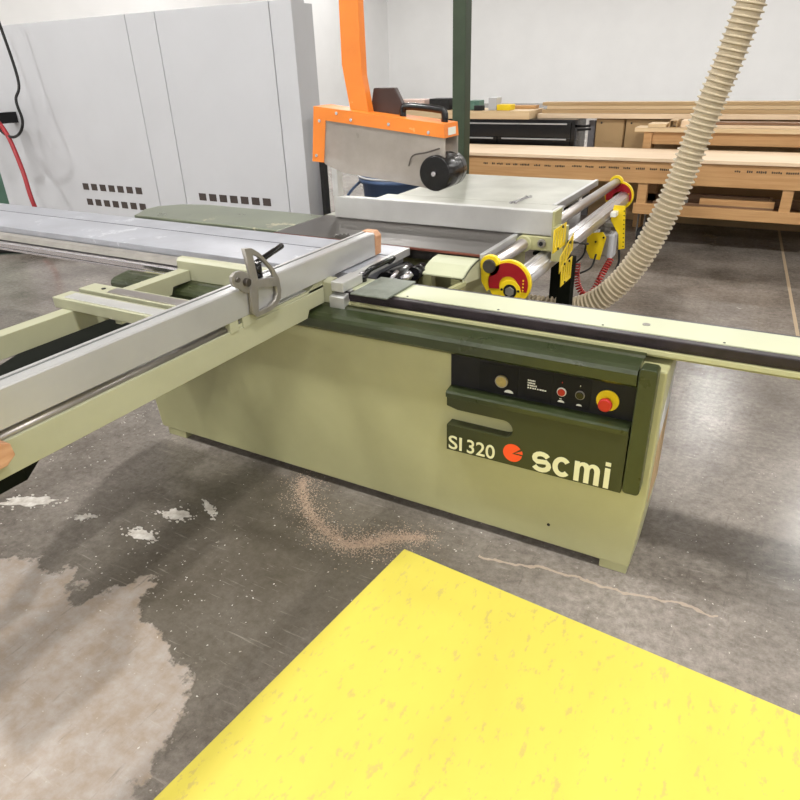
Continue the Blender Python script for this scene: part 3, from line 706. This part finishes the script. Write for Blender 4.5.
# ------------------------------------------------------------------ dust hose
hp = catmull([(.12, 1.6, 3.4), (.06, 1.6, 2.6), (-.03, 1.6, 2.0), (-.105, 1.6, 1.62), (-.151, 1.6, 1.44), (-.193, 1.6, 1.259), (-.246, 1.6, 1.033), (-.324, 1.6, .796), (-.419, 1.6, .60), (-.539, 1.6, .455), (-.68, 1.6, .372), (-.85, 1.58, .36), (-1.0, 1.58, .36)], 40)
hp = resample(hp, .0042); rad = []
for i in range(len(hp)):
    ph = (i % 6)/6; rad.append(.066 if ph < .3 else .054)
c = MB(); c.tube(hp, .06, 28, rad=rad)
for f_ in c.bm.faces: f_.smooth = False
tag(c.build('dust_hose', M['hose']), 'thick beige ribbed extraction hose curving down beside the saw', 'hose')

# ------------------------------------------------------------------ grey enclosure along the left
gc = thing('machine_enclosure', 'long light grey sheet metal machine enclosure behind the sliding carriage', 'machine', (-5.2, 2.6, 0))
edges = [-7.28, -4.87, -4.52, -3.34, -3.13]
for a, b_ in zip(edges, edges[1:]):
    o = MB().box(a+.004, b_-.004, 2.5, 2.66, .08, 2.05, bev=.004).build('panel', M['cab'], gc)
    if a == -7.28: pa = o
    if a == -4.52: pb = o
MB().box(-7.27, -3.14, 2.53, 2.76, .02, 2.03).build('carcass', M['cab'], gc)
def vent(x, z, par): MB().box(x, x+.085, 2.4985, 2.5005, z, z+.062).build('vent_slot', M['vent'], par)
for r_, (z, xs) in enumerate(((.585, -5.93), (.437, -5.92), (.285, -5.89))):
    for k in range(7): vent(xs+k*.127, z, pa)
for k in range(7): vent(-4.35+k*.122, .578, pb)
c = MB(); c.box(-3.09, -3.055, 2.62, 2.68, 0, 1.28); tag(c.build('black_bar', M['rubber']), 'narrow black upright bar at the right end of the grey enclosure', 'bar')
c = MB(); c.box(-8.7, -7.9, 2.7, 3.3, .0, .95, bev=.02); tag(c.build('steel_machine', M['green_box']), 'pale green machine base at the far left edge', 'machine')
c = MB(); c.tube(catmull([(-6.30, 2.3, 2.2), (-6.22, 2.3, 1.6), (-6.18, 2.2, 1.42), (-6.165, 2.2, 1.25), (-6.25, 2.2, 1.14), (-6.4, 2.2, 1.096), (-6.56, 2.2, 1.157), (-6.7, 2.2, 1.35)], 10), .013, 8)
tag(c.build('cable', M['rubber']), 'black cable hanging in a loop against the grey enclosure', 'cable')
c = MB(); c.tube(catmull([(-6.6, 2.2, 1.28), (-6.46, 2.2, 1.1), (-6.30, 2.15, .80), (-6.2, 2.1, .54), (-6.12, 2.1, .2), (-6.1, 2.0, .02)], 10), .022, 8)
tag(c.build('air_hose', M['red']), 'dark red hose running down the left end of the grey enclosure', 'hose')
c = MB(); c.box(-6.80, -6.65, 2.12, 2.3, 1.15, 1.42, bev=.01); c.box(-6.78, -6.70, 2.3, 2.5, 1.2, 1.3); tag(c.build('connector_box', M['black']), 'small dark connector box on the grey enclosure at the left edge', 'box')
c = MB(); c.tube(catmull([(-7.6, 1.3, .05), (-6.9, 1.75, .05), (-6.5, 2.0, .05), (-5.9, 2.2, .05)], 8), .045, 12); tag(c.build('floor_hose', M['rubber']), 'black hose lying on the floor behind the carriage', 'hose')

# ------------------------------------------------------------------ blue bin
bn = thing('waste_bin', 'blue plastic bin with a pale rim behind the rip fence', 'bin', (-2.85, 3.3, 0))
c = MB(); c.lathe((-2.80, 3.35, 0), [(0, .0), (.24, .0), (.25, .02), (.30, .70), (.33, .70), (.335, .735), (.31, .74), (.295, .72), (.24, .05), (0, .04)], 40); bo = c.build('bin_body', M['blue'], bn)
c = MB(); c.lathe((-2.80, 3.35, 0), [(.318, .742), (.34, .742), (.342, .752), (.322, .755), (.318, .742)], 40); c.build('bin_rim', M['cab'], bn)
c = MB(); c.tube(catmull([(-3.08, 3.2, .70), (-3.14, 3.12, .62), (-3.16, 3.1, .56), (-3.06, 3.14, .54)], 6), .012, 8); c.build('bin_handle', M['blue'], bn)

# ------------------------------------------------------------------ background benches
wb = thing('workbench', 'long wooden assembly bench with pale top and lettered side beam', 'workbench', (-.3, 4.9, 0))
c = MB(); c.box(-3.3, 3.2, 4.57, 5.28, .765, .795, bev=.003); c.build('bench_top', M['pine'], wb, 'pale pine bench top')
c = MB(); c.box(-3.3, 3.2, 4.60, 4.66, .575, .765, bev=.003); sb = c.build('side_beam', M['wood'], wb)
MB().box(-3.3, 3.2, 5.18, 5.24, .575, .765).build('side_beam', M['wood'], wb)
for x in (-.98, .19, 1.4, 2.9):
    for ya in (4.62, 5.16): MB().box(x, x+.085, ya, ya+.06, .32, .575, bev=.003).build('leg', M['wood'], wb)
c = MB(); c.box(-1.0, 3.1, 4.61, 4.65, .30, .395, bev=.003); c.build('bottom_rail', M['wood'], wb)
c = MB(); c.box(-1.0, 3.1, 5.16, 5.22, .30, .395); c.box(-1.0, 3.1, 4.65, 5.16, .30, .325); c.build('shelf', M['wood_mid'], wb)
for x in (-3.2, -2.3):
    for ya in (4.64, 5.16): MB().box(x, x+.09, ya, ya+.06, 0, .575).build('leg', M['green_deep'], wb)
for x in (-.93, .7, 2.9):
    for ya in (4.74, 5.1):
        c = MB(); c.cyl((x-.02, ya, .075), (x+.02, ya, .075), .075, 24, bev=.006); cs = c.build('caster', M['rubber'], wb)
        c = MB(); c.box(x-.035, x-.028, ya-.03, ya+.03, .07, .29); c.box(x+.028, x+.035, ya-.03, ya+.03, .07, .29); c.box(x-.05, x+.05, ya-.05, ya+.05, .285, .30); c.cyl((x-.036, ya, .075), (x+.036, ya, .075), .015, 12)
        c.build('caster_fork', M['cast'], cs)
def ink(x0, x1, z, seed, parent, y):
    rnd = random.Random(seed); mb = MB(); x = x0
    while x < x1:
        wl = rnd.uniform(.04, .11); n = max(2, int(wl/.016))
        for k in range(n): mb.box(x+k*.016, x+k*.016+.011, y-.001, y, z+rnd.uniform(0, .003), z+rnd.uniform(.014, .02))
        x += n*.016+rnd.uniform(.02, .05)
    return mb.build('stamped_lettering', M['rubber'], parent)
ink(-2.5, -1.7, .684, 1, sb, 4.60); ink(-1.6, -.72, .690, 2, sb, 4.60); ink(-.2, .55, .70, 3, sb, 4.60)
# stored pieces on the shelf
scrap = [(-.85, .15, 4.72, .06, .331, .07, 'wood_mid'), (-.60, .1, 4.9, .08, .331, .12, 'wood_mid'), (-.80, -.55, 4.725, .05, .402, .04, 'cast'), (-.45, .15, 4.72, .055, .402, .05, 'wood'),
         (-.82, -.62, 4.85, .1, .331, .10, 'rubber'), (.35, 1.2, 4.8, .1, .331, .09, 'wood_mid'), (-.2, .12, 5.02, .07, .331, .10, 'boardB')]
labels = ['brown board lying along the front of the bench shelf', 'brown plank behind the front board on the bench shelf', 'short grey metal bar at the left end of the bench shelf', 'orange-brown batten lying on the bench shelf boards',
          'black block at the rear left of the bench shelf', 'brown board on the right bay of the bench shelf', 'pale batten at the back of the bench shelf']
for (xa, xb, ya, dy, za, dz, mm), lb in zip(scrap, labels):
    tag(MB().box(xa, xb, ya, ya+dy, za-.005, za+dz, bev=.004).build('board' if mm not in ('cast', 'rubber') else 'metal_block', M[mm]), lb, 'board' if mm not in ('cast', 'rubber') else 'block')
# second bench behind
w2 = thing('sawhorse_bench', 'second wooden bench with plank top behind the lettered bench', 'workbench', (.4, 5.6, 0))
c = MB(); c.box(-1.22, 3.0, 5.38, 5.62, .935, .975, bev=.003); c.build('bench_top', M['boardA'], w2)
c = MB(); c.box(-1.10, 3.0, 5.42, 5.46, .82, .935, bev=.003); c.build('side_rail', M['wood'], w2)
for x in (-1.13, .9, 2.8): MB().box(x, x+.08, 5.40, 5.6, 0, .935, bev=.003).build('leg', M['wood'], w2)
c = MB(); c.box(-1.12, 3.0, 5.30, 5.66, .28, .30); c.build('shelf', M['wood_mid'], w2)  # unseen shelf added to block light and darken the floor under the benches
c = MB()
for a_ in ((-.90, -.83, 5.38, 5.58, .976, .982), (-.90, -.83, 5.38, 5.58, 1.037, 1.043), (-.90, -.894, 5.38, 5.58, .982, 1.037), (-.836, -.83, 5.38, 5.58, .982, 1.037)): c.box(*a_)
tag(c.build('square_tube', M['boardB']), 'short hollow square tube standing on the second bench', 'tube')
tag(MB().box(-1.10, -.93, 5.40, 5.6, .976, 1.01, bev=.002).build('board', M['boardA']), 'short pale offcut left of the square tube on the second bench', 'board')
tag(MB().box(-.80, -.72, 5.42, 5.6, .976, 1.04, bev=.002).build('board', M['pine']), 'small pale block right of the square tube on the second bench', 'board')
tag(MB().box(-.62, 3.0, 5.44, 5.53, .976, 1.0, bev=.002).build('board', M['pine']), 'long pinkish board lowest on the second bench', 'board')
tag(MB().box(-.52, 3.0, 5.45, 5.55, 1.001, 1.026, bev=.002).build('board', M['wood_mid']), 'long brown board on top of the second bench', 'board')

# ------------------------------------------------------------------ tool chest
tc = thing('tool_chest', 'wide black tool chest with silver drawer handles and wooden top', 'tool chest', (-2.9, 5.8, 0))
c = MB(); c.box(-4.35, -1.86, 5.52, 5.95, .12, 1.03, bev=.004); c.build('chest_body', M['black_gloss'], tc)
c = MB(); c.box(-4.38, -2.36, 5.49, 5.97, 1.03, 1.115, bev=.004); c.build('chest_top', M['boardA'], tc, 'wooden chest top')
zr = [(.852, 1.0), (.70, .848), (.5, .695), (.3, .495)]
for za, zb in zr:
    for xa, xb in (((-4.33, -1.9),) if za > .84 else ((-4.33, -2.73), (-2.71, -1.9))):
        dr = MB().box(xa, xb, 5.505, 5.52, za, zb, bev=.002).build('drawer', M['black_gloss'], tc)
        MB().box(xa+.04, xb-.04, 5.492, 5.505, zb-.02, zb-.006, bev=.002).build('handle', M['alu'], dr)
for x in (-4.2, -2.0):
    for ya in (5.6, 5.88): MB().cyl((x-.02, ya, .06), (x+.02, ya, .06), .06, 18).build('caster', M['rubber'], tc)
c = MB(); c.cyl((-1.86, 5.6, .96), (-1.72, 5.6, .965), .012, 10); c.cyl((-1.84, 5.55, .93), (-1.70, 5.55, .94), .012, 10); c.build('side_rack', M['black'], tc)
tag(MB().box(-1.79, -1.72, 5.8, 5.86, 0, 1.0, bev=.003).build('metal_upright', M['cab_dark']), 'grey metal upright beside the black tool chest', 'upright')
# things on the chest
for (nm, xa, xb, ya, yb, h_, mm, lb, ct) in (
    ('power_tool', -3.12, -2.99, 5.6, 5.75, .10, 'green_box', 'green tool on the chest beside the dark green post', 'tool'),
    ('tool_case', -3.02, -2.92, 5.52, 5.6, .05, 'rubber', 'small black case beside the green tool on the chest', 'case'),
    ('metal_box', -2.88, -2.78, 5.6, 5.75, .13, 'cab', 'light grey box on the chest between green tool and yellow box', 'box'),
    ('small_box', -2.76, -2.60, 5.55, 5.7, .06, 'yellow', 'yellow box on the wooden top of the tool chest', 'box'),
    ('tool_case', -3.62, -3.36, 5.6, 5.8, .12, 'rubber', 'black case seen above the orange guard handle', 'case'),
    ('grinder', -3.32, -3.22, 5.6, 5.75, .08, 'wood_mid', 'brown block on the chest left of the green post', 'block'),
    ('cardboard_box', -4.05, -3.68, 5.6, 5.85, .11, 'pink', 'pinkish box at the left end of the tool chest', 'box'),):
    c = MB(); c.box(xa, xb, ya, yb, 1.115, 1.115+h_, bev=.006)
    if nm == 'power_tool': c.cyl(((xa+xb)/2, ya-.05, 1.15), ((xa+xb)/2, ya, 1.15), .03, 14)
    if nm == 'tool_case': c.box((xa+xb)/2-.02, (xa+xb)/2+.02, ya-.004, ya, 1.115+h_*.6, 1.115+h_*.8)
    tag(c.build('wood_block' if nm == 'grinder' else nm, M[mm]), lb, ct)
# tan cabinets and long boards
for i, (xa, xb, lb) in enumerate(((-1.70, -1.40, 'narrow tan cabinet beside the black tool chest'), (-1.39, .6, 'wide tan cabinet in the middle under the long boards'), (.61, 2.6, 'tan cabinet farthest right under the long boards'))):
    cb_ = thing('storage_cabinet', lb, 'cabinet', ((xa+xb)/2, 5.95, 0), 'tan cabinets under the boards')
    MB().box(xa, xb, 5.76, 6.2, 0, 1.03, bev=.003).build('cabinet_body', M['tan'], cb_)
    MB().box(xa+.006, xb-.006, 5.74, 5.76, .05, 1.02, bev=.003).build('door', M['tan'], cb_)
    MB().cyl((xa+.06, 5.74, .985), (xa+.06, 5.734, .985), .01, 10).build('door_hole', M['rubber'], cb_)
rows = [(-2.33, 5.68, .045, 'pine', 'pale front board lowest in the long stack above the tan cabinets'), (-2.30, 5.74, .036, 'boardB', 'tan board second from the bottom of the long stack'),
        (-2.26, 5.78, .034, 'boardA', 'pale board third from the bottom of the long stack'), (-2.32, 5.80, .034, 'boardB', 'tan board on top of the long stack')]
z = 1.031
for xs, ya, th, mm, lb in rows:
    tag(MB().box(xs, 2.7, ya, 5.95, z, z+th, bev=.003).build('board', M[mm]), lb, 'board', 'long boards stacked on the tan cabinets'); z += th+.0008
tag(MB().box(-2.75, -2.40, 5.80, 5.93, 1.116, 1.15, bev=.003).build('board', M['wood']), 'short brown board at the back of the tool chest top', 'board')

# ------------------------------------------------------------------ things on the floor
def splat(cx, cy, rx, ry, ang, seed, lb):
    rnd = random.Random(seed); mb = MB(); n = 40; P = []
    for k in range(n):
        a = 2*PI*k/n; r_ = 1+.55*noise.noise(Vector((math.cos(a)*2.2+seed, math.sin(a)*2.2, seed*.7)))+rnd.uniform(-.12, .12)
        x, y = rx*r_*math.cos(a), ry*r_*math.sin(a); P.append((cx+x*math.cos(ang)-y*math.sin(ang), cy+x*math.sin(ang)+y*math.cos(ang)))
    mb.prism(P, 'z', 0, .0025)
    for k in range(26):
        a = rnd.uniform(0, 2*PI); q = rnd.uniform(1.0, 1.7); x, y = rx*q*math.cos(a), ry*q*math.sin(a); s_ = rnd.uniform(.003, .009)
        X_, Y_ = cx+x*math.cos(ang)-y*math.sin(ang), cy+x*math.sin(ang)+y*math.cos(ang)
        mb.prism([(X_+s_*math.cos(t_), Y_+s_*.7*math.sin(t_)) for t_ in (0, 1.1, 2.3, 3.6, 5)], 'z', 0, .002)
    tag(mb.build('filler_spill', M['filler']), lb, 'spill', 'white spills on the concrete')
splat(-2.33, -.69, .10, .035, .5, 1, 'white spill farthest left on the concrete')
splat(-1.70, -.47, .055, .03, .2, 2, 'white spill in the middle, nearer the saw base')
splat(-1.72, -.63, .06, .022, .1, 3, 'white spill nearest the camera, left of the dark band')
splat(-1.60, -.38, .055, .014, -.5, 4, 'thin white spill closest to the saw base')
splat(-2.03, -.66, .04, .012, .6, 5, 'narrow white spill between the two shadow bands')
def grains(name, pts, n, spread, smin, smax, m, lb, cat, seed):
    rnd = random.Random(seed); t_ = bmesh.new()
    for i in range(n):
        k = rnd.randrange(len(pts)-1); f_ = rnd.random(); a, b_ = Vector(pts[k]), Vector(pts[k+1]); p = a.lerp(b_, f_)
        sp_ = spread*rnd.choice((.55, .8, 1.1, 1.9, 3.0)) if name == 'sawdust' else spread
        x = p.x+rnd.gauss(0, sp_); y = p.y+rnd.gauss(0, sp_*.8); s_ = rnd.uniform(smin, smax); h_ = s_*.6
        an = rnd.uniform(0, 6.3); V = [t_.verts.new((x+s_*math.cos(an+q)*e_, y+s_*math.sin(an+q)*e_, 0)) for q, e_ in ((0, 1), (1.8, .6), (3.1, 1), (4.8, .6))]
        top = t_.verts.new((x, y, h_)); t_.faces.new(V[::-1])
        for q in range(4): t_.faces.new((V[q], V[(q+1) % 4], top))
    mb = MB(); mb._add(t_); o = mb.build(name, m); tag(o, lb, cat, kind='stuff'); return o
grains('sawdust', [(-1.38, -.02), (-1.34, -.10), (-1.24, -.19), (-1.13, -.26), (-1.02, -.30), (-.95, -.31), (-.90, -.27), (-.86, -.22), (-.80, -.17), (-.72, -.14)], 7500, .022, .0013, .0042, M['dust'], 'trail of tan sawdust on the floor beside the saw base', 'sawdust', 3)
grains('wood_chips', [(-2.6, -.7), (-1.7, -.5), (-1.5, -.9), (-1.2, -.7), (-.6, .0), (.5, .3), (.6, .9)], 420, .28, .0015, .0048, M['filler'], 'small pale chips scattered over the concrete in front of the saw', 'chips', 5)
grains('wood_chips', [(-3.6, -.3), (-3.1, .0), (-2.7, .2), (-3.2, -.6), (-2.5, -.25)], 700, .2, .002, .007, M['filler'], 'pale chips scattered on the floor below the sliding carriage', 'chips', 6)
grains('wood_chips', [(-4.2, -.9), (-3.4, -.55), (-2.9, -.35)], 900, .05, .002, .008, M['filler'], 'streak of white chips on the floor at the left edge', 'chips', 8)

# ------------------------------------------------------------------ lamps
def lamp(x, y, power, col=(1, .985, .955)):
    l = bpy.data.lights.new('ceiling_or_fill_light', 'AREA'); l.shape = 'DISK'; l.size = .42; l.energy = power; l.color = col
    o = bpy.data.objects.new('ceiling_or_fill_light', l); C.objects.link(o); o.location = (x, y, 6.0)
for i in range(-3, 3):
    for y in (-8.3, -1, 13.4, 20.7):
        lamp(.67-.08*y+4.2*i, y, 215 if -2 < y < 8 else 150)
for x in (-10.6, -6.4, -2.2, 2.0, 6.2):  # extra unseen row, added as fill to brighten the benches
    lamp(x, 9.8, 190)
w = bpy.data.worlds.new('world'); sc.world = w; w.use_nodes = True
w.node_tree.nodes['Background'].inputs[0].default_value = (1, .98, .95, 1); w.node_tree.nodes['Background'].inputs[1].default_value = .05
sc.view_settings.view_transform = 'Standard'; sc.view_settings.look = 'None'; sc.view_settings.gamma = 1; sc.view_settings.use_curve_mapping = False
sc.view_settings.exposure = -0.17
for o in bpy.data.objects:
    if '_w' in o: del o['_w']
